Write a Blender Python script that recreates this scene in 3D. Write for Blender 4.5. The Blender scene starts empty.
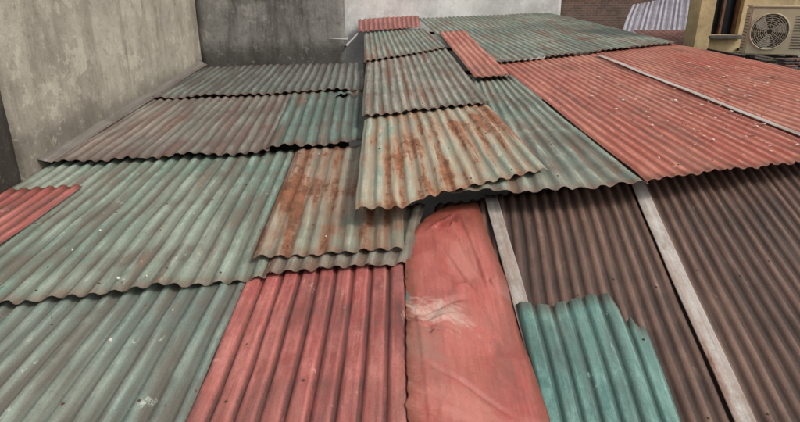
import bpy, bmesh, math, random
from mathutils import Vector, noise, Matrix
random.seed(7)
S=bpy.context.scene
COL=S.collection
# ------------------------------------------------------------------ camera
cam=bpy.data.cameras.new("camera"); cam.lens=26; cam.sensor_width=36; cam.clip_end=2000; cam.clip_start=0.05
co=bpy.data.objects.new("camera",cam); COL.objects.link(co)
co.rotation_euler=(math.radians(90-21.2),0,0); S.camera=co
S.view_settings.view_transform='Standard'; S.view_settings.look='None'; S.view_settings.exposure=0
# ------------------------------------------------------------------ light
SUN_EL=50; SUN_AZ=118   # azimuth clockwise from +Y
w=bpy.data.worlds.new("World"); S.world=w; w.use_nodes=True
nt=w.node_tree; bg=nt.nodes["Background"]
sky=nt.nodes.new("ShaderNodeTexSky"); sky.sky_type='NISHITA'; sky.sun_disc=False
sky.sun_elevation=math.radians(SUN_EL); sky.sun_rotation=math.radians(SUN_AZ); sky.dust_density=4
hs=nt.nodes.new("ShaderNodeHueSaturation"); hs.inputs['Saturation'].default_value=0.2
nt.links.new(sky.outputs[0],hs.inputs['Color']); nt.links.new(hs.outputs[0],bg.inputs[0]); bg.inputs[1].default_value=0.15
hs.inputs['Value'].default_value=1.15
sl=bpy.data.lights.new("sun",'SUN'); sl.energy=1.45; sl.angle=math.radians(12); sl.color=(1,.95,.88)
so=bpy.data.objects.new("sun",sl); COL.objects.link(so)
d=Vector((math.sin(math.radians(SUN_AZ))*math.cos(math.radians(SUN_EL)),math.cos(math.radians(SUN_AZ))*math.cos(math.radians(SUN_EL)),math.sin(math.radians(SUN_EL))))
so.rotation_euler=d.to_track_quat('Z','Y').to_euler()

# ------------------------------------------------------------------ materials
def srgb(r,g,b):
    f=lambda c:(c/255/12.92) if c/255<=.04045 else ((c/255+.055)/1.055)**2.4
    return (f(r),f(g),f(b),1)
class NB:
    def __init__(s,name):
        s.m=bpy.data.materials.new(name); s.m.use_nodes=True; s.t=s.m.node_tree
        s.b=s.t.nodes["Principled BSDF"]
    def n(s,t): return s.t.nodes.new(t)
    def l(s,a,b): s.t.links.new(a,b)
    def put(s,v,inp):
        if isinstance(v,(int,float)): inp.default_value=v
        elif isinstance(v,(tuple,list)): inp.default_value=v
        else: s.l(v,inp)
    def math(s,op,a,b=0.0,clamp=False):
        n=s.n("ShaderNodeMath"); n.operation=op; n.use_clamp=clamp
        s.put(a,n.inputs[0]); s.put(b,n.inputs[1]); return n.outputs[0]
    def ramp(s,a,lo,hi):
        n=s.n("ShaderNodeMapRange"); n.interpolation_type='SMOOTHSTEP'
        s.put(a,n.inputs[0]); n.inputs[1].default_value=lo; n.inputs[2].default_value=hi; return n.outputs[0]
    def mix(s,f,a,b,mode='MIX'):
        n=s.n("ShaderNodeMix"); n.data_type='RGBA'; n.blend_type=mode
        s.put(f,n.inputs[0]); s.put(a,n.inputs[6]); s.put(b,n.inputs[7]); return n.outputs[2]
    def vec(s,src,sc,off=None):
        n=s.n("ShaderNodeVectorMath"); n.operation='MULTIPLY'; s.l(src,n.inputs[0]); n.inputs[1].default_value=sc
        if off is None: return n.outputs[0]
        a=s.n("ShaderNodeVectorMath"); a.operation='ADD'; s.l(n.outputs[0],a.inputs[0]); s.put(off,a.inputs[1]); return a.outputs[0]
    def noise(s,v,scale=1,detail=4,rough=.55):
        n=s.n("ShaderNodeTexNoise"); s.l(v,n.inputs['Vector']); n.inputs['Scale'].default_value=scale
        n.inputs['Detail'].default_value=detail; n.inputs['Roughness'].default_value=rough; return n.outputs[0]
    def bump(s,h,strength=.3,dist=.01):
        n=s.n("ShaderNodeBump"); n.inputs['Strength'].default_value=strength; n.inputs['Distance'].default_value=dist
        s.l(h,n.inputs['Height']); s.l(n.outputs[0],s.b.inputs['Normal'])
RUST=srgb(128,72,40)
def metal(name,base,fade,dirt_shade,fadeamt=.6,valley_shade=.45,streak=.5,rust=0.0,edge=.5,rustcol=RUST,rough=.56,pale=.25,dark=.25,chip=.5,wear_highlight=.35,edgew=.06):
    k=NB(name)
    uv=k.n("ShaderNodeUVMap"); uv.uv_map="uv"
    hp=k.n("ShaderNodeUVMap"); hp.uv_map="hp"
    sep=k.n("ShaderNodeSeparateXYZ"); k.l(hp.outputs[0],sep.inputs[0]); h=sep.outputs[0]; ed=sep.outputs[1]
    oi=k.n("ShaderNodeObjectInfo"); rnd=k.math('MULTIPLY',oi.outputs['Random'],37.0)
    cx=k.n("ShaderNodeCombineXYZ")
    for i in range(3): k.l(rnd,cx.inputs[i])
    off=cx.outputs[0]; U=uv.outputs[0]
    palec=tuple(min(.75,x*1.5+.10) for x in fade[:3])+(1,)
    big=k.noise(k.vec(U,(.9,.6,1),off),1,5,.6)
    big2=k.noise(k.vec(U,(1.6,.9,1),off),1.3,5,.65)
    st=k.noise(k.vec(U,(8,.6,1),off),1,4,.6)
    st2=k.noise(k.vec(U,(34,1.3,1),off),1,4,.65)
    st3=k.noise(k.vec(U,(120,3.5,1),off),1,3,.7)
    band=k.noise(k.vec(U,(.35,2.2,1),off),1,3,.5)
    fine=k.noise(k.vec(U,(1,.8,1),off),130,3,.8)
    mid=k.noise(k.vec(U,(1,.5,1),off),11,8,.78)
    c=k.mix(k.math('MULTIPLY',k.ramp(big,.36,.66),fadeamt),base,fade)
    c=k.mix(k.math('MULTIPLY',k.ramp(st2,.48,.72),pale),c,palec)
    c=k.mix(k.math('MULTIPLY',k.math('MULTIPLY',k.ramp(h,.6,1.0),k.ramp(mid,.38,.62)),wear_highlight),c,palec)  # ridge wear doubling as painted highlight lines along the rib tops
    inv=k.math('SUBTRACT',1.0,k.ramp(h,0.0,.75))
    dv=k.math('MULTIPLY',k.math('MULTIPLY',inv,valley_shade),k.math('ADD',.3,k.math('MULTIPLY',mid,1.4)))  # valley dirt that also paints rib shading into the colour
    ds=k.math('MULTIPLY',k.math('MULTIPLY',k.ramp(st,.42,.66),k.ramp(big2,.3,.58)),streak)
    ds2=k.math('MULTIPLY',k.ramp(st2,.52,.36),streak*.3)
    db=k.math('MULTIPLY',k.math('MULTIPLY',k.ramp(band,.5,.62),k.ramp(mid,.35,.6)),streak*.55)
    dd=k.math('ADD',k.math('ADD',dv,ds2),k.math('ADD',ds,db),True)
    c=k.mix(k.math('MULTIPLY',dd,.92),c,dirt_shade)
    c=k.mix(k.math('MULTIPLY',k.math('MULTIPLY',k.ramp(mid,.60,.65),k.ramp(big2,.42,.6)),chip),c,palec)
    if rust>0:
        r=k.math('ADD',k.math('MULTIPLY',st,.66),k.math('MULTIPLY',big,.40))
        r=k.math('ADD',r,k.math('MULTIPLY',mid,.34))
        lo=.98-.36*rust
        rm=k.ramp(r,lo,lo+.07); rs=k.ramp(r,lo-.12,lo+.05)
        rc=k.mix(k.ramp(mid,.42,.6),rustcol,tuple(x*.42 for x in rustcol[:3])+(1,))
        c=k.mix(k.math('MULTIPLY',rs,.38),c,tuple(min(1,x*1.35) for x in rustcol[:3])+(1,))
        c=k.mix(k.math('MULTIPLY',rm,.82),c,rc)
    e=k.math('MULTIPLY',k.math('SUBTRACT',1.0,k.ramp(k.math('ADD',ed,k.math('MULTIPLY',mid,-.16)),-.07,edgew)),edge)
    c=k.mix(e,c,tuple(x*.5 for x in rustcol[:3])+(1,))
    sp=k.ramp(k.noise(k.vec(U,(1,1,1),off),26,3,.8),.64,.70)
    c=k.mix(k.math('MULTIPLY',sp,dark),c,(.05,.045,.04,1))
    g=k.math('ADD',.36,k.math('ADD',k.math('MULTIPLY',fine,.88),k.math('MULTIPLY',st3,.40)))
    cg=k.n("ShaderNodeCombineColor")
    for i in range(3): k.l(g,cg.inputs[i])
    c=k.mix(1.0,c,cg.outputs[0],'MULTIPLY')
    k.l(c,k.b.inputs['Base Color'])
    k.l(k.math('ADD',rough-.14,k.math('MULTIPLY',mid,.4)),k.b.inputs['Roughness'])
    k.b.inputs['Specular IOR Level'].default_value=.42
    k.bump(k.math('ADD',k.math('MULTIPLY',mid,1.0),k.math('MULTIPLY',fine,.4)),.35,.006)
    return k.m
M={}
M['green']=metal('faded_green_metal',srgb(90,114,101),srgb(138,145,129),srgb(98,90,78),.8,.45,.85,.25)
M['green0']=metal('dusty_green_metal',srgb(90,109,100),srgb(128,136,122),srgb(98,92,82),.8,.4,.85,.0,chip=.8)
M['red']=metal('faded_red_metal',srgb(150,70,64),srgb(168,104,92),srgb(90,58,52),.65,.65,.6,.15,wear_highlight=.3,chip=.7)
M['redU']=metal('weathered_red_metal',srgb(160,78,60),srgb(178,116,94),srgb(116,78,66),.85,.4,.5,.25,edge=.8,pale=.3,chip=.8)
M['redflat']=metal('scuffed_red_metal',srgb(146,62,54),srgb(166,94,82),srgb(112,72,62),.85,0,.5,.3,pale=.12,edge=.8,wear_highlight=.12,chip=.8,dark=.5,rough=.46)
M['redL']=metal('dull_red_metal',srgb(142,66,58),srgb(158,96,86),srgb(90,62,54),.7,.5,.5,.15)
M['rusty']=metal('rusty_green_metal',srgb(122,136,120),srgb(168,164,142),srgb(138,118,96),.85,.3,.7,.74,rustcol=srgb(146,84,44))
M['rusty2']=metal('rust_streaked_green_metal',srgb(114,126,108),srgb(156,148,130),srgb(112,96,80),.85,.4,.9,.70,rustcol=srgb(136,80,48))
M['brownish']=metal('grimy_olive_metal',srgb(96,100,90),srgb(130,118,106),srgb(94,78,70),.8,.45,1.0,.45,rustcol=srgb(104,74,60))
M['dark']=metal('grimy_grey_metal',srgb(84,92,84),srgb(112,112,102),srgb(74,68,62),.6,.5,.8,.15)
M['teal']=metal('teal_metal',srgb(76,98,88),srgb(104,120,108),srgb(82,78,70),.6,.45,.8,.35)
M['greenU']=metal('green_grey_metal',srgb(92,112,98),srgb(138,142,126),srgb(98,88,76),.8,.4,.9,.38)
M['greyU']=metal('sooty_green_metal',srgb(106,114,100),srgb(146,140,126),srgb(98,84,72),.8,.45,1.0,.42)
M['brown']=metal('rusted_brown_metal',srgb(92,66,54),srgb(112,86,72),srgb(56,44,38),.7,.6,.6,.35,rustcol=srgb(92,58,42),rough=.68,pale=.15,wear_highlight=.2,chip=.3)
M['turq']=metal('turquoise_metal',srgb(70,108,100),srgb(104,138,126),srgb(64,80,74),.85,.5,.65,.12,edge=.4,pale=.25,wear_highlight=.35,chip=.9)
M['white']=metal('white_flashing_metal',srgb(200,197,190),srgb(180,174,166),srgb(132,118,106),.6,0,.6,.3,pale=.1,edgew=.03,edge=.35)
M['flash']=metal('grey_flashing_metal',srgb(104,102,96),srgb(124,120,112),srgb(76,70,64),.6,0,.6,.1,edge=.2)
def simple(name,col,rough=.7,var=.35,scale=6,bump=.3,metallic=0):
    k=NB(name); tc=k.n("ShaderNodeTexCoord")
    n1=k.noise(tc.outputs['Object'],scale,6,.65)
    c=k.mix(k.ramp(n1,.3,.7),tuple(x*(1-var) for x in col[:3])+(1,),tuple(min(1,x*(1+var*.6)) for x in col[:3])+(1,))
    k.l(c,k.b.inputs['Base Color']); k.b.inputs['Roughness'].default_value=rough; k.b.inputs['Metallic'].default_value=metallic
    k.bump(n1,bump,.01); return k.m
def concrete(name,col,stain,lo=-1.4,amt=.8,base_dark=.7,mott=.35):
    k=NB(name); g=k.n("ShaderNodeNewGeometry"); P=g.outputs['Position']
    sep=k.n("ShaderNodeSeparateXYZ"); k.l(P,sep.inputs[0])
    big=k.noise(k.vec(P,(.8,.8,.8)),1,6,.65)
    patch=k.noise(k.vec(P,(1.1,1.1,1.5)),1,7,.7)
    st=k.noise(k.vec(P,(2.4,2.4,.45)),1,5,.65)
    st2=k.noise(k.vec(P,(9,9,.9)),1,4,.6)
    mid=k.noise(P,7,7,.75); fine=k.noise(P,60,4,.75)
    c=k.mix(k.ramp(big,.35,.65),col,tuple(x*.66 for x in col[:3])+(1,))
    c=k.mix(k.math('MULTIPLY',k.ramp(patch,.53,.56),mott),c,tuple(x*.68+.02 for x in col[:3])+(1,))
    c=k.mix(k.math('MULTIPLY',k.ramp(patch,.44,.41),mott),c,tuple(min(.8,x*1.35) for x in col[:3])+(1,))
    c=k.mix(k.math('MULTIPLY',k.ramp(st,.46,.66),amt),c,stain)
    c=k.mix(k.math('MULTIPLY',k.ramp(st2,.54,.70),amt*.4),c,stain)
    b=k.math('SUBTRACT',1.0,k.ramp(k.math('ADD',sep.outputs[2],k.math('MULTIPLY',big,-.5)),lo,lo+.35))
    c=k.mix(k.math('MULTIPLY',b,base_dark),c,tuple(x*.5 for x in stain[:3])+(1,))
    c=k.mix(k.math('MULTIPLY',k.ramp(mid,.54,.66),.4),c,tuple(min(.8,x*1.3) for x in col[:3])+(1,))
    c=k.mix(k.math('MULTIPLY',k.ramp(mid,.47,.36),.45),c,stain)
    g2=k.math('ADD',.7,k.math('MULTIPLY',fine,.6))
    cg=k.n("ShaderNodeCombineColor")
    for i in range(3): k.l(g2,cg.inputs[i])
    c=k.mix(1.0,c,cg.outputs[0],'MULTIPLY')
    k.l(c,k.b.inputs['Base Color']); k.b.inputs['Roughness'].default_value=.92
    k.bump(k.math('ADD',mid,k.math('MULTIPLY',fine,.4)),.7,.02)
    return k.m
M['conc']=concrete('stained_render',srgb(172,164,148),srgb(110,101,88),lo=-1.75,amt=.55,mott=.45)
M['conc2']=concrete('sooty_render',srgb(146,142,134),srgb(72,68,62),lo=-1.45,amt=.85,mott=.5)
M['wwall']=concrete('white_render',srgb(218,216,210),srgb(184,180,172),lo=-3,amt=.3,base_dark=.2,mott=.1)
M['rough']=concrete('crumbled_render',srgb(112,100,88),srgb(48,40,34),amt=.9,mott=.8)
M['beige']=concrete('beige_paint',srgb(206,182,136),srgb(158,132,96),lo=-3,amt=.3,base_dark=.2,mott=.15)
M['ledge']=concrete('ledge_concrete',srgb(120,114,106),srgb(70,62,56),amt=.6)
def brick(name,c1,c2,mo,sc=1.0):
    k=NB(name); tc=k.n("ShaderNodeNewGeometry"); 
    mp=k.n("ShaderNodeMapping"); k.l(tc.outputs['Position'],mp.inputs[0]); mp.inputs['Rotation'].default_value=(math.radians(90),0,0)
    b=k.n("ShaderNodeTexBrick"); k.l(mp.outputs[0],b.inputs['Vector'])
    b.inputs['Color1'].default_value=c1; b.inputs['Color2'].default_value=c2; b.inputs['Mortar'].default_value=mo
    b.inputs['Scale'].default_value=sc; b.inputs['Brick Width'].default_value=.22; b.inputs['Row Height'].default_value=.075; b.inputs['Mortar Size'].default_value=.01
    n=k.noise(tc.outputs['Position'],2.5,6,.7)
    c=k.mix(k.math('MULTIPLY',k.ramp(n,.4,.7),.6),b.outputs['Color'],(.06,.045,.035,1))
    k.l(c,k.b.inputs['Base Color']); k.b.inputs['Roughness'].default_value=.9; k.bump(n,.4,.01); return k.m
M['brick']=brick('old_brick',srgb(124,92,78),srgb(98,76,68),srgb(120,112,102))
M['screw']=simple('rusty_screw',srgb(88,66,54),.6,.4,40)
M['black']=simple('dark_steel',srgb(34,29,27),.8,.4,8)
M['pvc']=simple('grey_pvc',srgb(150,148,142),.5,.2,5,.1)
M['ac']=simple('cream_plastic',srgb(186,172,142),.5,.15,3,.05)
M['acdark']=simple('fan_dark',srgb(40,40,40),.6,.3,5,.1)
M['glass']=simple('dark_window',srgb(34,38,42),.15,.3,2,0)
M['frame']=simple('window_frame',srgb(110,76,52),.6,.25,8,.1)
M['ground']=simple('ground_concrete',srgb(96,92,86),.95,.35,.6,.3)
M['flake']=simple('debris_pale',srgb(200,190,176),.9,.3,20,.1)
M['leaf']=simple('debris_brown',srgb(84,60,40),.9,.4,20,.1)
M['tile']=simple('clay_tile',srgb(112,74,64),.85,.4,4,.3)
M['awn1']=simple('awning_grey',srgb(156,156,162),.8,.25,4,.1)
M['awn2']=simple('awning_mauve',srgb(116,104,112),.8,.25,4,.1)

# ------------------------------------------------------------------ roof planes
PL={'L':(-2.06,.028,.0647),'U':(-1.77,.01,.05),'B':(-3.02,-.02,.277)}
def pz(p,x,y): a=PL[p]; return a[0]+a[1]*x+a[2]*y
def cu(x,y):
    f=1+.00847*y; return (x/f,y/f)
def lerp(a,b,t): return a+(b-a)*t
def pw(pts,s):
    if not pts: return 0
    if s<=pts[0][0]: return pts[0][1]
    for (a,va),(b,vb) in zip(pts,pts[1:]):
        if s<=b: return lerp(va,vb,(s-a)/max(1e-6,b-a))
    return pts[-1][1]
def empty(name):
    o=bpy.data.objects.new(name,None); COL.objects.link(o); return o
def prof(kind,f):
    f=f%1.0
    if kind=='sine':
        d=abs(f-.5); t=min(1,max(0,(.40-d)/.30)); return t*t*(3-2*t)
    if kind=='trap':
        d=abs(f-.5)
        return 1-min(1,max(0,(d-.14)/.14))
    if kind=='wide':
        d=abs(f-.5)
        return 1-min(1,max(0,(d-.30)/.12))
    return 0
ns={'sine':10,'trap':10,'wide':10,'flat':4}
def sheet(name,parent,plane,c,mat,kind='sine',pitch=.125,amp=.02,near=None,far=None,holes=(),rag=.012,wav=.012,seed=None,phase=0,screws=True,curl=0,dt=.11):
    """c: NL,NR,FR,FL each (x,y,offset above the roof plane)"""
    if seed is None: seed=random.random()*100
    NL,NR,FR,FL=c
    W=.5*(math.dist(NL[:2],NR[:2])+math.dist(FL[:2],FR[:2])); 
    Ln=.5*(math.dist(NL[:2],FL[:2])+math.dist(NR[:2],FR[:2]))
    nr=max(1,round(W/pitch)); n=ns[kind]; ni=nr*n; nj=max(4,int(Ln/dt))
    bm=bmesh.new(); uvl=bm.loops.layers.uv.new("uv"); hpl=bm.loops.layers.uv.new("hp")
    info={}; G=[]
    for i in range(ni+1):
        s=i/ni; rib=int(i/n); row=[]
        nd=pw(near,s)+rag*(noise.noise(Vector((s*W*5,seed,0)))*1.6+.8*noise.noise(Vector((s*W*21,seed,3))))
        fd=pw(far,s)+rag*(noise.noise(Vector((s*W*5,seed,9))))*1.6
        h=prof(kind,i/n+phase)
        for j in range(nj+1):
            t=j/nj
            x=lerp(lerp(NL[0],NR[0],s),lerp(FL[0],FR[0],s),t)
            y0=lerp(NL[1],NR[1],s)+nd; y1=lerp(FL[1],FR[1],s)+fd
            y=lerp(y0,y1,t)
            off=lerp(lerp(NL[2],NR[2],s),lerp(FL[2],FR[2],s),t)
            wv=wav*(noise.noise(Vector((x*1.3+seed,y*1.1,1)))+.6*noise.noise(Vector((x*3+seed,y*2.4,5))))
            dist=(y-y0)
            el=curl*noise.noise(Vector((x*2.2+seed,3,7)))*max(0,1-dist/.35)**2
            dg=max(0,noise.noise(Vector((x*5+seed,y*3.5,11)))-.25)*1.6
            x+=.008*noise.noise(Vector((x*.8,y*1.5,seed+3)))+.004*noise.noise(Vector((rib*3.1,y*2.5,seed)))
            z=pz(plane,x,y)+off+amp*(h-.5)*(1-min(.7,dg))+wv+el
            v=bm.verts.new((x,y,z))
            e2=min(dist,y1-y)
            if kind=='flat': e2=min(e2,min(s,1-s)*W+.01)
            info[v]=(s*W,t*Ln,h,e2); row.append(v)
        G.append(row)
    for i in range(ni):
        for j in range(nj):
            s=(i+.5)/ni;t=(j+.5)/nj
            if any(((s-hx)/hr)**2+((t-hy)/hr2)**2<1+.6*noise.noise(Vector((s*40,t*40,seed))) for hx,hy,hr,hr2 in holes): continue
            f=bm.faces.new((G[i][j],G[i+1][j],G[i+1][j+1],G[i][j+1])); f.smooth=True
            for l in f.loops:
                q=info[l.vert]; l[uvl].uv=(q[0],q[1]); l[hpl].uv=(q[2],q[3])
    if screws:
        for tt in [.06+.9*k2/max(1,round(Ln/1.3)) for k2 in range(max(1,round(Ln/1.3))+1)]:
            for r in range(nr):
                if (r+int(seed))%3 or random.random()<.3: continue
                fi=[i for i in range(r*n,min(ni,r*n+n)) if prof(kind,i/n+phase)>.93]
                if not fi: continue
                i=fi[len(fi)//2]; j=min(nj,max(0,int(tt*nj+random.uniform(-.6,.6))))
                p=G[i][j].co
                if not G[i][j].link_faces: continue
                for rr,z0,z1 in ((.008,.0,.002),(.0045,.002,.007)):
                    a=[bm.verts.new((p.x+rr*math.cos(k3*math.pi/3),p.y+rr*math.sin(k3*math.pi/3),p.z+z0)) for k3 in range(6)]
                    b=[bm.verts.new((q.co.x,q.co.y,p.z+z1)) for q in a]
                    fs=[bm.faces.new(b)]+[bm.faces.new((a[k3],a[(k3+1)%6],b[(k3+1)%6],b[k3])) for k3 in range(6)]
                    for f in fs: f.material_index=1
    me=bpy.data.meshes.new(name); bm.to_mesh(me); bm.free()
    me.materials.append(M[mat]); me.materials.append(M['screw'])
    o=bpy.data.objects.new(name,me); COL.objects.link(o); o.parent=parent
    sd=o.modifiers.new("th",'SOLIDIFY'); sd.thickness=.0025; sd.offset=1
    return o
def box(name,parent,lo,hi,mat,bev=0.0,rot=None,seg=1):
    bm=bmesh.new(); bmesh.ops.create_cube(bm,size=1)
    c=[(a+b)/2 for a,b in zip(lo,hi)]; sz=[b-a for a,b in zip(lo,hi)]
    for v in bm.verts: v.co=Vector((v.co.x*sz[0],v.co.y*sz[1],v.co.z*sz[2]))
    if bev: bmesh.ops.bevel(bm,geom=bm.edges[:],offset=bev,segments=2,affect='EDGES')
    me=bpy.data.meshes.new(name); bm.to_mesh(me); bm.free(); me.materials.append(M[mat])
    o=bpy.data.objects.new(name,me); COL.objects.link(o); o.location=c
    if rot: o.rotation_euler=rot
    o.parent=parent; return o
def tube(name,parent,pts,r,mat,seg=10):
    cv=bpy.data.curves.new(name,'CURVE'); cv.dimensions='3D'; cv.bevel_depth=r; cv.bevel_resolution=3
    sp=cv.splines.new('POLY'); sp.points.add(len(pts)-1)
    for p,q in zip(sp.points,pts): p.co=(*q,1)
    cv.materials.append(M[mat]); o=bpy.data.objects.new(name,cv); COL.objects.link(o); o.parent=parent; return o
def wallmesh(name,parent,p0,p1,z0,z1,th,mat,side=1,rough=.02):
    d=Vector((p1[0]-p0[0],p1[1]-p0[1])); L=d.length; d/=L; nrm=Vector((-d.y,d.x))*side
    nx=max(2,int(L/.12)); nz=max(2,int((z1-z0)/.15)); bm=bmesh.new(); G=[]
    for i in range(nx+1):
        r=[]
        for j in range(nz+1):
            x=p0[0]+d.x*L*i/nx; y=p0[1]+d.y*L*i/nx; z=lerp(z0,z1,j/nz)
            o=rough*(noise.noise(Vector((x*.9,y*.9,z*.9)))+.5*noise.noise(Vector((x*3,y*3,z*3))))
            r.append(bm.verts.new((x+nrm.x*o,y+nrm.y*o,z)))
        G.append(r)
    for i in range(nx):
        for j in range(nz): 
            f=bm.faces.new((G[i][j],G[i+1][j],G[i+1][j+1],G[i][j+1])); f.smooth=True
    ext=bmesh.ops.extrude_face_region(bm,geom=bm.faces[:])
    for v in [e for e in ext['geom'] if isinstance(e,bmesh.types.BMVert)]: v.co+=Vector((nrm.x*th,nrm.y*th,0))
    bmesh.ops.recalc_face_normals(bm,faces=bm.faces[:])
    me=bpy.data.meshes.new(name); bm.to_mesh(me); bm.free(); me.materials.append(M[mat])
    o=bpy.data.objects.new(name,me); COL.objects.link(o); o.parent=parent; return o

# ================================================================== LOWER-LEFT ROOF
R1=empty("green_corrugated_roof")
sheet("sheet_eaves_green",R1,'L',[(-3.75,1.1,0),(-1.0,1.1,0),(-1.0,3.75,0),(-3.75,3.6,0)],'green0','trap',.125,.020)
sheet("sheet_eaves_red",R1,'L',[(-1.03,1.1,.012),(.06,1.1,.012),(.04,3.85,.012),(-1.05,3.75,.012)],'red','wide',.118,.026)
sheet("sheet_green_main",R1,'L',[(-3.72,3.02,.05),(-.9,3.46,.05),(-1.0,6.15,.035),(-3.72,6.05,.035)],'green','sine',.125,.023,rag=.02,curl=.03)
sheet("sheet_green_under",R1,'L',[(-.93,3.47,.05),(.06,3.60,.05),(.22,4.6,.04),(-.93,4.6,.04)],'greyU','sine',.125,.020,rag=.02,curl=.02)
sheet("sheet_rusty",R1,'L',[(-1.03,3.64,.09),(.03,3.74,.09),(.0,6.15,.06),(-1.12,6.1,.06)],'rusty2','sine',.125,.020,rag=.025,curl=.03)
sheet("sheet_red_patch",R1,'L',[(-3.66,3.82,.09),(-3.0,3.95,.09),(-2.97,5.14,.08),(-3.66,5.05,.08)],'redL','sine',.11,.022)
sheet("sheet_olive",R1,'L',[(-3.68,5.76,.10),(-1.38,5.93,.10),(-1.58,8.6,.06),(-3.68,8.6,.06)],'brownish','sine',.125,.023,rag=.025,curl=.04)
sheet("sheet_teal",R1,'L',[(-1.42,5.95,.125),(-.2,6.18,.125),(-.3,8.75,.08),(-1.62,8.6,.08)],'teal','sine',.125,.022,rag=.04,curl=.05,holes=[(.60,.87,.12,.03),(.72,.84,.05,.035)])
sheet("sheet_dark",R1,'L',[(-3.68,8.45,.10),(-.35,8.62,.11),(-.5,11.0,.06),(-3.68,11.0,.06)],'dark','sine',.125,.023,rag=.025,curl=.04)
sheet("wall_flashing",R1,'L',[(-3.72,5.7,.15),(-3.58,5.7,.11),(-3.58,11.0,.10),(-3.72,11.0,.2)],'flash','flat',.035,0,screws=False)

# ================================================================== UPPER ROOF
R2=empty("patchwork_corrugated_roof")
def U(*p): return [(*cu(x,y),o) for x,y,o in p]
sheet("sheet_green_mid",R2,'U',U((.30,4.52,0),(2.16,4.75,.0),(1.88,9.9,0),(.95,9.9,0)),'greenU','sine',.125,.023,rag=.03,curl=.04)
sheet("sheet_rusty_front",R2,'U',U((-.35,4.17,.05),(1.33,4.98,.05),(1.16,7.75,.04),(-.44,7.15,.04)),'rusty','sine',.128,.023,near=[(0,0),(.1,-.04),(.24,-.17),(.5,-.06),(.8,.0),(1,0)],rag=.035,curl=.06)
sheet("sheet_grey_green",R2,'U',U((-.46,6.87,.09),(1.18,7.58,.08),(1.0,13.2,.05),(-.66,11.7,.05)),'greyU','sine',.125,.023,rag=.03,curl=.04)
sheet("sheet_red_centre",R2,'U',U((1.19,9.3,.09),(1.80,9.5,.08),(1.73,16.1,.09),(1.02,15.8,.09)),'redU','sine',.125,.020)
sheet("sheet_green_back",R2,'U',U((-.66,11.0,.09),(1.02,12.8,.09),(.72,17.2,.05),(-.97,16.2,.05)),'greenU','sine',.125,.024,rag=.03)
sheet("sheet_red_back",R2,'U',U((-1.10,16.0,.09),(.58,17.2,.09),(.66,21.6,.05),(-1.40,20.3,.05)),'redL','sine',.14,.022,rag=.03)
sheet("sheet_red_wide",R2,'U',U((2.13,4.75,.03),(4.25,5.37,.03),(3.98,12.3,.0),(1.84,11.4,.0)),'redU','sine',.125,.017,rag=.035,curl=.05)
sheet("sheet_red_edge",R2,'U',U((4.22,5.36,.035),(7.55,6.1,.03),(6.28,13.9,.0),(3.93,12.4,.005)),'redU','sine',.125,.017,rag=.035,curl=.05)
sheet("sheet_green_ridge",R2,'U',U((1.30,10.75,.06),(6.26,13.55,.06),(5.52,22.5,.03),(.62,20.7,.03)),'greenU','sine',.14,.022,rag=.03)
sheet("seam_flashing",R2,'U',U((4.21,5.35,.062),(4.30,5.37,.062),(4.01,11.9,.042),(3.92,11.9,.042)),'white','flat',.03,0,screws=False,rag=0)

# ================================================================== BROWN LEAN-TO ROOF
R3=empty("rusty_corrugated_roof")
def by(x): # far edge, tucked under the upper roof eaves
    return 4.78+.27*(x-.86)
xs=[.30,.83,2.18,3.45,4.7,6.0]
for i in range(5):
    a,b=xs[i],xs[i+1]
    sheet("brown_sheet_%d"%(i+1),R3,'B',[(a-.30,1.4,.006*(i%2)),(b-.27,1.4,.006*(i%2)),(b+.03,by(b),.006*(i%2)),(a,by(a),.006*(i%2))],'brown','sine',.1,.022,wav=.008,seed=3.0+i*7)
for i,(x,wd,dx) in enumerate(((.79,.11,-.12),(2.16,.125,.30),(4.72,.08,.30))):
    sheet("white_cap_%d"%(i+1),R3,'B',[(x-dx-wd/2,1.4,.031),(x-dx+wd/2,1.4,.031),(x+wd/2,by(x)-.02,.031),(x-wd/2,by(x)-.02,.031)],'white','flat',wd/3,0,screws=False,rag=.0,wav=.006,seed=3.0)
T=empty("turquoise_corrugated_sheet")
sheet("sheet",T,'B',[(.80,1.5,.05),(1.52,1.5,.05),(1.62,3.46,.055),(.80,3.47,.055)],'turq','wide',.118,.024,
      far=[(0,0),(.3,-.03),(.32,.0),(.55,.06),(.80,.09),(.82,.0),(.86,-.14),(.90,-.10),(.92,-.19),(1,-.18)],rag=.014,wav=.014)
# bent flat red sheet bridging the two roofs
bm=bmesh.new(); uvl=bm.loops.layers.uv.new("uv"); hpl=bm.loops.layers.uv.new("hp")
NI,NJ=100,280; G=[];info={}
def seg(x,y,a,b,wd):
    ax,ay=a;bx,by_=b; L2=(bx-ax)**2+(by_-ay)**2; t=max(0,min(1,((x-ax)*(bx-ax)+(y-ay)*(by_-ay))/L2))
    dd=math.hypot(x-ax-t*(bx-ax),y-ay-t*(by_-ay)); return max(0,1-dd/(wd*1.6))*(1-abs(2*t-1)**3*.8)
fac=[]
rr_=random.Random(5)
for k in range(12):
    fac.append((rr_.uniform(0,.8),1.5+k*.27+rr_.uniform(-.08,.08),rr_.uniform(-.16,.16),rr_.uniform(-.09,.09)))
def facet(x,y):
    best=sorted(((x-px)**2*2+(y-py)**2,px,py,ga,gb) for px,py,ga,gb in fac)[:2]
    (d0,p0,q0,a0,b0),(d1,p1,q1,a1,b1)=best
    z0=a0*(x-p0)+b0*(y-q0); z1=a1*(x-p1)+b1*(y-q1)
    s=math.sqrt(d1)-math.sqrt(d0); w_=.5*max(0,1-s/.12)
    return z0*(1-w_)+z1*w_
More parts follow.
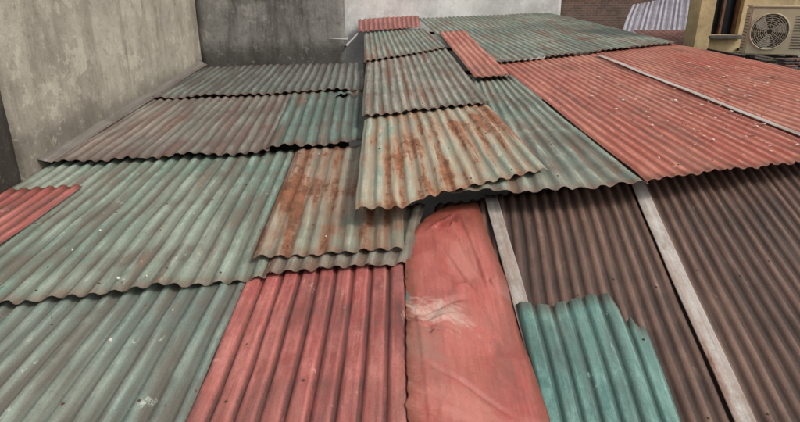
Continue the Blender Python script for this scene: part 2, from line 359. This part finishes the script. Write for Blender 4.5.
for i in range(NI+1):
    s=i/NI; r=[]
    yt=pw([(0,3.62),(.03,3.80),(.09,4.03),(.18,4.22),(.30,4.38),(.45,4.50),(.6,4.57),(1,4.62)],s)+.010*noise.noise(Vector((s*14,1,1)))
    for j in range(NJ+1):
        t=j/NJ; y=lerp(1.3,yt,t)
        xl=.035+.010*noise.noise(Vector((y*6,2,0)))+.010*noise.noise(Vector((y*17,5,0)))
        xr=pw([(1.3,.87),(2.6,.825),(3.5,.765),(4.1,.70),(4.62,.66)],y)+.003*noise.noise(Vector((y*9,8,0)))
        x=lerp(xl,xr,s)
        zl=pz('L',x,y)+.04; zr=pz('B',xr,y)+.06
        # one firm fold about a third of the way across, flat on either side
        e=pw([(0,0),(.30,.20),(1,1)],s)
        z=lerp(zl,zr,e)
        z+=facet(x,y)*1.15*min(1,.35+s*2)
        z+=.005*noise.noise(Vector((x*2.6,y*1.8,2)))+.002*noise.noise(Vector((x*12,y*10,4)))
        z-=.038*seg(x,y,(.05,3.02),(.42,3.30),.022)
        z+=.024*seg(x,y,(.04,2.90),(.44,3.12),.020)
        z-=.018*seg(x,y,(.30,3.9),(.62,3.15),.014)
        z+=.014*seg(x,y,(.50,4.4),(.64,3.3),.016)
        z-=.020*seg(x,y,(.12,2.62),(.60,2.46),.018)
        z+=.014*seg(x,y,(.22,4.1),(.45,4.45),.016)
        z+=.014*seg(x,y,(.10,3.3),(.16,2.0),.016)
        v=bm.verts.new((x,y,z)); info[v]=(x,y,min(y-1.3,yt-y,(x-xl)+.02,xr-x+.03)); r.append(v)
    G.append(r)
for i in range(NI):
    for j in range(NJ):
        f=bm.faces.new((G[i][j],G[i+1][j],G[i+1][j+1],G[i][j+1])); f.smooth=True
        for l in f.loops:
            q=info[l.vert]; l[uvl].uv=(q[0],q[1]); l[hpl].uv=(1,q[2])
me=bpy.data.meshes.new("bent_red_metal_sheet"); bm.to_mesh(me); bm.free(); me.materials.append(M['redflat'])
o=bpy.data.objects.new("bent_red_metal_sheet",me); COL.objects.link(o); sd=o.modifiers.new("th",'SOLIDIFY'); sd.thickness=.003; sd.offset=1
mat=M['redflat']; t=mat.node_tree; b=t.nodes["Principled BSDF"]; src=b.inputs['Base Color'].links[0].from_socket
kk=NB.__new__(NB); kk.m=mat; kk.t=t; kk.b=b
uvn=kk.n("ShaderNodeUVMap"); uvn.uv_map="uv"
def blob(cx_,cy_,rx,ry,col,amt,src,ns_=(14,7,1)):
    v=kk.vec(uvn.outputs[0],(1/rx,1/ry,1),(-cx_/rx,-cy_/ry,0))
    ln=kk.n("ShaderNodeVectorMath"); ln.operation='LENGTH'; kk.l(v,ln.inputs[0])
    nz=kk.noise(kk.vec(uvn.outputs[0],ns_),1,6,.75)
    dd=kk.math('ADD',ln.outputs['Value'],kk.math('MULTIPLY',kk.math('SUBTRACT',nz,.5),3.2))
    return kk.mix(kk.math('MULTIPLY',kk.ramp(dd,1.1,.1),amt),src,col)
src=blob(.24,3.08,.24,.17,srgb(190,170,154),.62,src,(9,16,1))
src=blob(.14,2.75,.14,.22,srgb(136,104,90),.6,src)
src=blob(.30,2.35,.3,.2,srgb(184,138,124),.3,src,(7,12,1))
src=blob(.45,3.75,.16,.40,srgb(178,126,112),.35,src,(20,5,1))
src=blob(.62,2.85,.14,.35,srgb(106,66,56),.5,src)
src=blob(.38,4.35,.25,.15,srgb(112,60,48),.5,src)
src=blob(.04,3.2,.03,.08,srgb(60,100,92),.8,src)
kk.l(src,b.inputs['Base Color'])

# ================================================================== SUPPORTING BUILDING
BD=empty("brick_workshop_building")
wallmesh("wall_front",BD,(-3.8,1.25),(6.0,1.25),-5,-2.9,.1,'brick')
wallmesh("wall_left",BD,(-3.85,1.3),(-3.85,5.2),-5,-2.15,.1,'brick')
wallmesh("wall_right",BD,(5.75,1.3),(5.75,12),-5,-2.75,.1,'brick')
wallmesh("wall_right_high",BD,(5.6,6.2),(4.6,18.4),-5,-1.7,.1,'brick')
wallmesh("gable_strip",BD,(.12,1.4),(.12,3.5),-5,-2.16,.04,'brick')
for i,(yy,zz) in enumerate(((6.0,-1.62),(7.9,-1.53),(10.2,-1.42),(13,-1.3),(15.8,-1.16))):
    box("purlin_%d"%(i+1),BD,(-.3,yy,zz),(5.5,yy+.06,zz+.06),'black')
for i,yy in enumerate((2.0,3.3,4.6)):
    zz=pz('B',4,yy)-.14; box("lean_purlin_%d"%(i+1),BD,(.3,yy,zz),(5.6,yy+.05,zz+.05),'black')
for i,yy in enumerate((2.0,3.9,5.9,7.9,9.9)):
    zz=pz('L',-3.6,yy)-.09; box("left_purlin_%d"%(i+1),BD,(-3.8,yy,zz),(.15,yy+.05,zz+.05),'black')

# ================================================================== WALLS
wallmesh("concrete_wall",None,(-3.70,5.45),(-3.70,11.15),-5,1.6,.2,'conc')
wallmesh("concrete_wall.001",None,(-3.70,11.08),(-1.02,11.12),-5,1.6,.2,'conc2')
P=empty("crumbling_wall_pier")
wallmesh("pier",P,(-3.84,3.6),(-3.84,5.44),-5,1.6,.3,'rough',rough=.07)
wallmesh("plaster_edge",P,(-3.76,5.1),(-3.74,5.44),-5,1.6,.05,'rough')
DP=empty("drain_pipe")
tube("pipe",DP,[(-3.66,5.0,1.5),(-3.66,5.0,-1.4),(-3.62,4.9,-1.62)],.035,'pvc')
tube("thin_pipe",DP,[(-3.70,4.8,1.5),(-3.70,4.8,-1.75)],.016,'black')
for i in range(3): box("clamp_%d"%i,DP,(-3.8,4.95,-1.2+i*.8),(-3.615,5.05,-1.17+i*.8),'black')
wallmesh("white_wall",None,(-2.2,17.25),(5.1,19.4),-5,2.2,.2,'wwall')
wallmesh("brick_wall",None,(5.1,19.5),(11.6,19.9),-5,2.2,.2,'brick')
WP=empty("water_pipe")
tube("pipe",WP,[(-1.0,11.0,-1.02),(-1.0,11.3,-1.02),(-1.0,17.2,-1.05)],.02,'pvc')
tube("riser",WP,[(-1.3,11.02,-.88),(-.98,11.02,-.9),(-.98,11.3,-.9)],.016,'pvc')

# ================================================================== RIGHT-HAND BUILDING, AC, AWNING
HB=empty("beige_apartment_building")
box("wall_pillar",HB,(6.18,12.6,-5),(6.5,13.1,2.4),'beige',.01)
box("wall_lower",HB,(6.5,12.75,-5),(14,13.3,-.95),'beige')
box("wall_upper",HB,(6.5,12.75,.6),(14,13.3,2.4),'beige')
box("wall_mid",HB,(7.15,12.75,-.95),(14,13.3,.6),'beige')
box("window_reveal_back",HB,(6.5,13.0,-.95),(7.15,13.28,.6),'glass')
box("window_frame_left",HB,(6.5,12.88,-.95),(6.56,12.95,.6),'frame')
box("window_frame_mid",HB,(6.80,12.88,-.95),(6.85,12.95,.6),'frame')
box("window_frame_right",HB,(7.09,12.88,-.95),(7.15,12.95,.6),'frame')
box("window_sill",HB,(6.46,12.6,-1.02),(7.2,12.749,-.95),'ledge',.008)
box("ledge",HB,(6.25,9.4,-1.55),(14,12.74,-1.30),'ledge',.02)
box("ledge_wall",HB,(6.6,9.7,-5),(14,12.7,-1.56),'beige')
TL=empty("stacked_roof_tiles")
for r in range(5):
    for k in range(14):
        x=6.35+k*.19+random.uniform(-.02,.02); y=9.5+r*.08
        box("tile_%d_%d"%(r,k),TL,(x,y,-1.29+r*.035),(x+.17,y+.3,-1.265+r*.035),'tile' if random.random()<.5 else 'ledge',.004,rot=(random.uniform(-.03,.03),0,random.uniform(-.06,.06)))
AC=empty("air_conditioner_outdoor_unit")
def acb(n,lo,hi,m,b=0): return box(n,AC,lo,hi,m,b)
W,H,D=1.0,.82,.36
acb("casing",(-W/2,-D/2,0),(W/2,D/2,H),'ac',.02)
acb("top_lid",(-W/2-.01,-D/2-.012,H+.001),(W/2+.01,D/2+.01,H+.028),'ac',.008)
acb("foot_a",(-W/2+.12,-D/2-.03,-.05),(-W/2+.2,D/2+.03,-.001),'black')
acb("foot_b",(W/2-.2,-D/2-.03,-.05),(W/2-.12,D/2+.03,-.001),'black')
cx,cz=-.16,.41
def disc(n,r,y,m,r0=0):
    bm=bmesh.new(); N=48
    a=[bm.verts.new((cx+r*math.cos(i*2*math.pi/N),y,cz+r*math.sin(i*2*math.pi/N))) for i in range(N)]
    bm.faces.new(a); me=bpy.data.meshes.new(n); bm.to_mesh(me); bm.free(); me.materials.append(M[m])
    o=bpy.data.objects.new(n,me); COL.objects.link(o); o.parent=AC
disc("fan_opening",.31,-D/2-.003,'acdark')
for i in range(9):
    r=.05+i*.0325
    tube("grille_ring_%d"%i,AC,[(cx+r*math.cos(k*math.pi/20),-D/2-.025,cz+r*math.sin(k*math.pi/20)) for k in range(41)],.0035 if i<8 else .012,'ac')
for i in range(12):
    a=i*math.pi/6; tube("grille_spoke_%d"%i,AC,[(cx+.04*math.cos(a),-D/2-.022,cz+.04*math.sin(a)),(cx+.315*math.cos(a),-D/2-.022,cz+.315*math.sin(a))],.003,'ac')
for i in range(3):
    bm=bmesh.new(); a0=i*2*math.pi/3
    vs=[bm.verts.new((cx+r*math.cos(a0+da),-D/2-.008-dy,cz+r*math.sin(a0+da))) for r,da,dy in ((.05,0,0),(.28,-.1,.0),(.29,.5,.006),(.22,.8,.01),(.06,.9,.004))]
    bm.faces.new(vs); me=bpy.data.meshes.new("blade"); bm.to_mesh(me); bm.free(); me.materials.append(M['pvc'])
    o=bpy.data.objects.new("fan_blade_%d"%i,me); COL.objects.link(o); o.parent=AC
for i in range(12): acb("louver_%d"%i,(.22,-D/2-.008,.12+i*.05),(.46,-D/2-.001,.135+i*.05),'ledge')
for i in range(12): acb("side_fin_%d"%i,(-W/2-.006,-.12,.1+i*.055),(-W/2-.001,.13,.115+i*.055),'ledge')
acb("service_cover",(W/2+.001,-.1,.15),(W/2+.05,.12,.5),'ac',.01)
tube("hose",AC,[(W/2+.04,0,.2),(W/2+.14,0,.15),(W/2+.16,.1,-.1),(W/2+.16,.6,-.1),(W/2+.16,1.2,.1)],.02,'pvc')
AC.location=(6.85,11.0,-1.16); AC.rotation_euler=(0,0,math.radians(-16))
BK=empty("wall_bracket")
box("arm_a",BK,(6.48,10.7,-1.27),(6.53,12.74,-1.215),'black'); box("arm_b",BK,(7.18,10.6,-1.27),(7.23,12.74,-1.215),'black')
AW=empty("striped_awning")
bm=bmesh.new(); 
nx,ny=120,20; G=[]
for i in range(nx+1):
    r=[]
    for j in range(ny+1):
        s=i/nx;t=j/ny; x=5.65+2.9*s+1.5*t; y=15.4+3.4*t; z=-1.14+1.15*t*(.55+.75*s)-.02*s+.012*math.sin(s*170)+.10*math.sin(math.pi*t)-.10*math.sin(math.pi*s)+.04*noise.noise(Vector((s*5,t*4,2)))
        r.append(bm.verts.new((x,y,z)))
    G.append(r)
for i in range(nx):
    for j in range(ny):
        f=bm.faces.new((G[i][j],G[i+1][j],G[i+1][j+1],G[i][j+1])); f.material_index=(i//3)%2; f.smooth=True
me=bpy.data.meshes.new("cloth"); bm.to_mesh(me); bm.free(); me.materials.append(M['awn1']); me.materials.append(M['awn2'])
o=bpy.data.objects.new("cloth",me); COL.objects.link(o); o.parent=AW
tube("front_rail",AW,[(5.65,15.38,-1.17),(8.55,15.38,-1.20)],.03,'black')
for i in range(3): tube("post_%d"%i,AW,[(5.8+i*1.3,15.4,-5),(5.8+i*1.3,15.4,-1.2)],.03,'black')
TR=empty("red_tile_roof")
def tileroof():
    bm=bmesh.new(); nx,ny=60,20; G=[]
    for i in range(nx+1):
        r=[]
        for j in range(ny+1):
            s=i/nx;t=j/ny
            r.append(bm.verts.new((5.9+2.2*s,13.4+1.9*t,-1.32+.28*t+.02*abs(math.sin(s*50))+.02*((t*10)%1))))
        G.append(r)
    for i in range(nx):
        for j in range(ny): bm.faces.new((G[i][j],G[i+1][j],G[i+1][j+1],G[i][j+1]))
    me=bpy.data.meshes.new("tiles"); bm.to_mesh(me); bm.free(); me.materials.append(M['tile'])
    o=bpy.data.objects.new("tiles",me); COL.objects.link(o); o.parent=TR
tileroof()
box("support_wall",TR,(5.95,13.5,-5),(7.9,15.2,-1.5),'brick')

# ================================================================== GROUND & DEBRIS
bm=bmesh.new(); bmesh.ops.create_grid(bm,x_segments=20,y_segments=20,size=400)
me=bpy.data.meshes.new("ground"); bm.to_mesh(me); bm.free(); me.materials.append(M['ground'])
o=bpy.data.objects.new("ground",me); COL.objects.link(o); o.location=(0,0,-5)
bm=bmesh.new()
def flake(p,x,y,off,r,mi):
    z=pz(p,x,y)+off; n=random.randint(4,6); a0=random.random()*6
    vs=[]
    for k in range(n):
        a=a0+k*2*math.pi/n; rr=r*random.uniform(.5,1.2)
        vs.append(bm.verts.new((x+rr*math.cos(a),y+rr*1.3*math.sin(a),z+random.uniform(0,.012))))
    f=bm.faces.new(vs); f.material_index=mi
for k in range(240):
    x=random.uniform(2.1,6.2); y=random.uniform(5.0,10.5)
    if random.random()<.5: x,y=random.choice([(3.0,6.5),(3.6,5.6),(4.4,7.5),(2.6,8),(5,9)]); x+=random.gauss(0,.4); y+=random.gauss(0,.5)
    if x<2.15 or y<4.75+.2*(x-2): continue
    flake('U',x,y,.045,random.uniform(.006,.026),0 if random.random()<.75 else 1)
for k in range(60):
    flake('U',random.uniform(-.2,1.6),random.uniform(5,12),.10,random.uniform(.005,.014),1)
for k in range(110):
    flake('L',random.uniform(-3.3,-.5),random.uniform(2.2,9),.085,random.uniform(.004,.013),random.choice([0,1,1]))
me=bpy.data.meshes.new("roof_debris"); bm.to_mesh(me); bm.free(); me.materials.append(M['flake']); me.materials.append(M['leaf'])
o=bpy.data.objects.new("roof_debris",me); COL.objects.link(o)
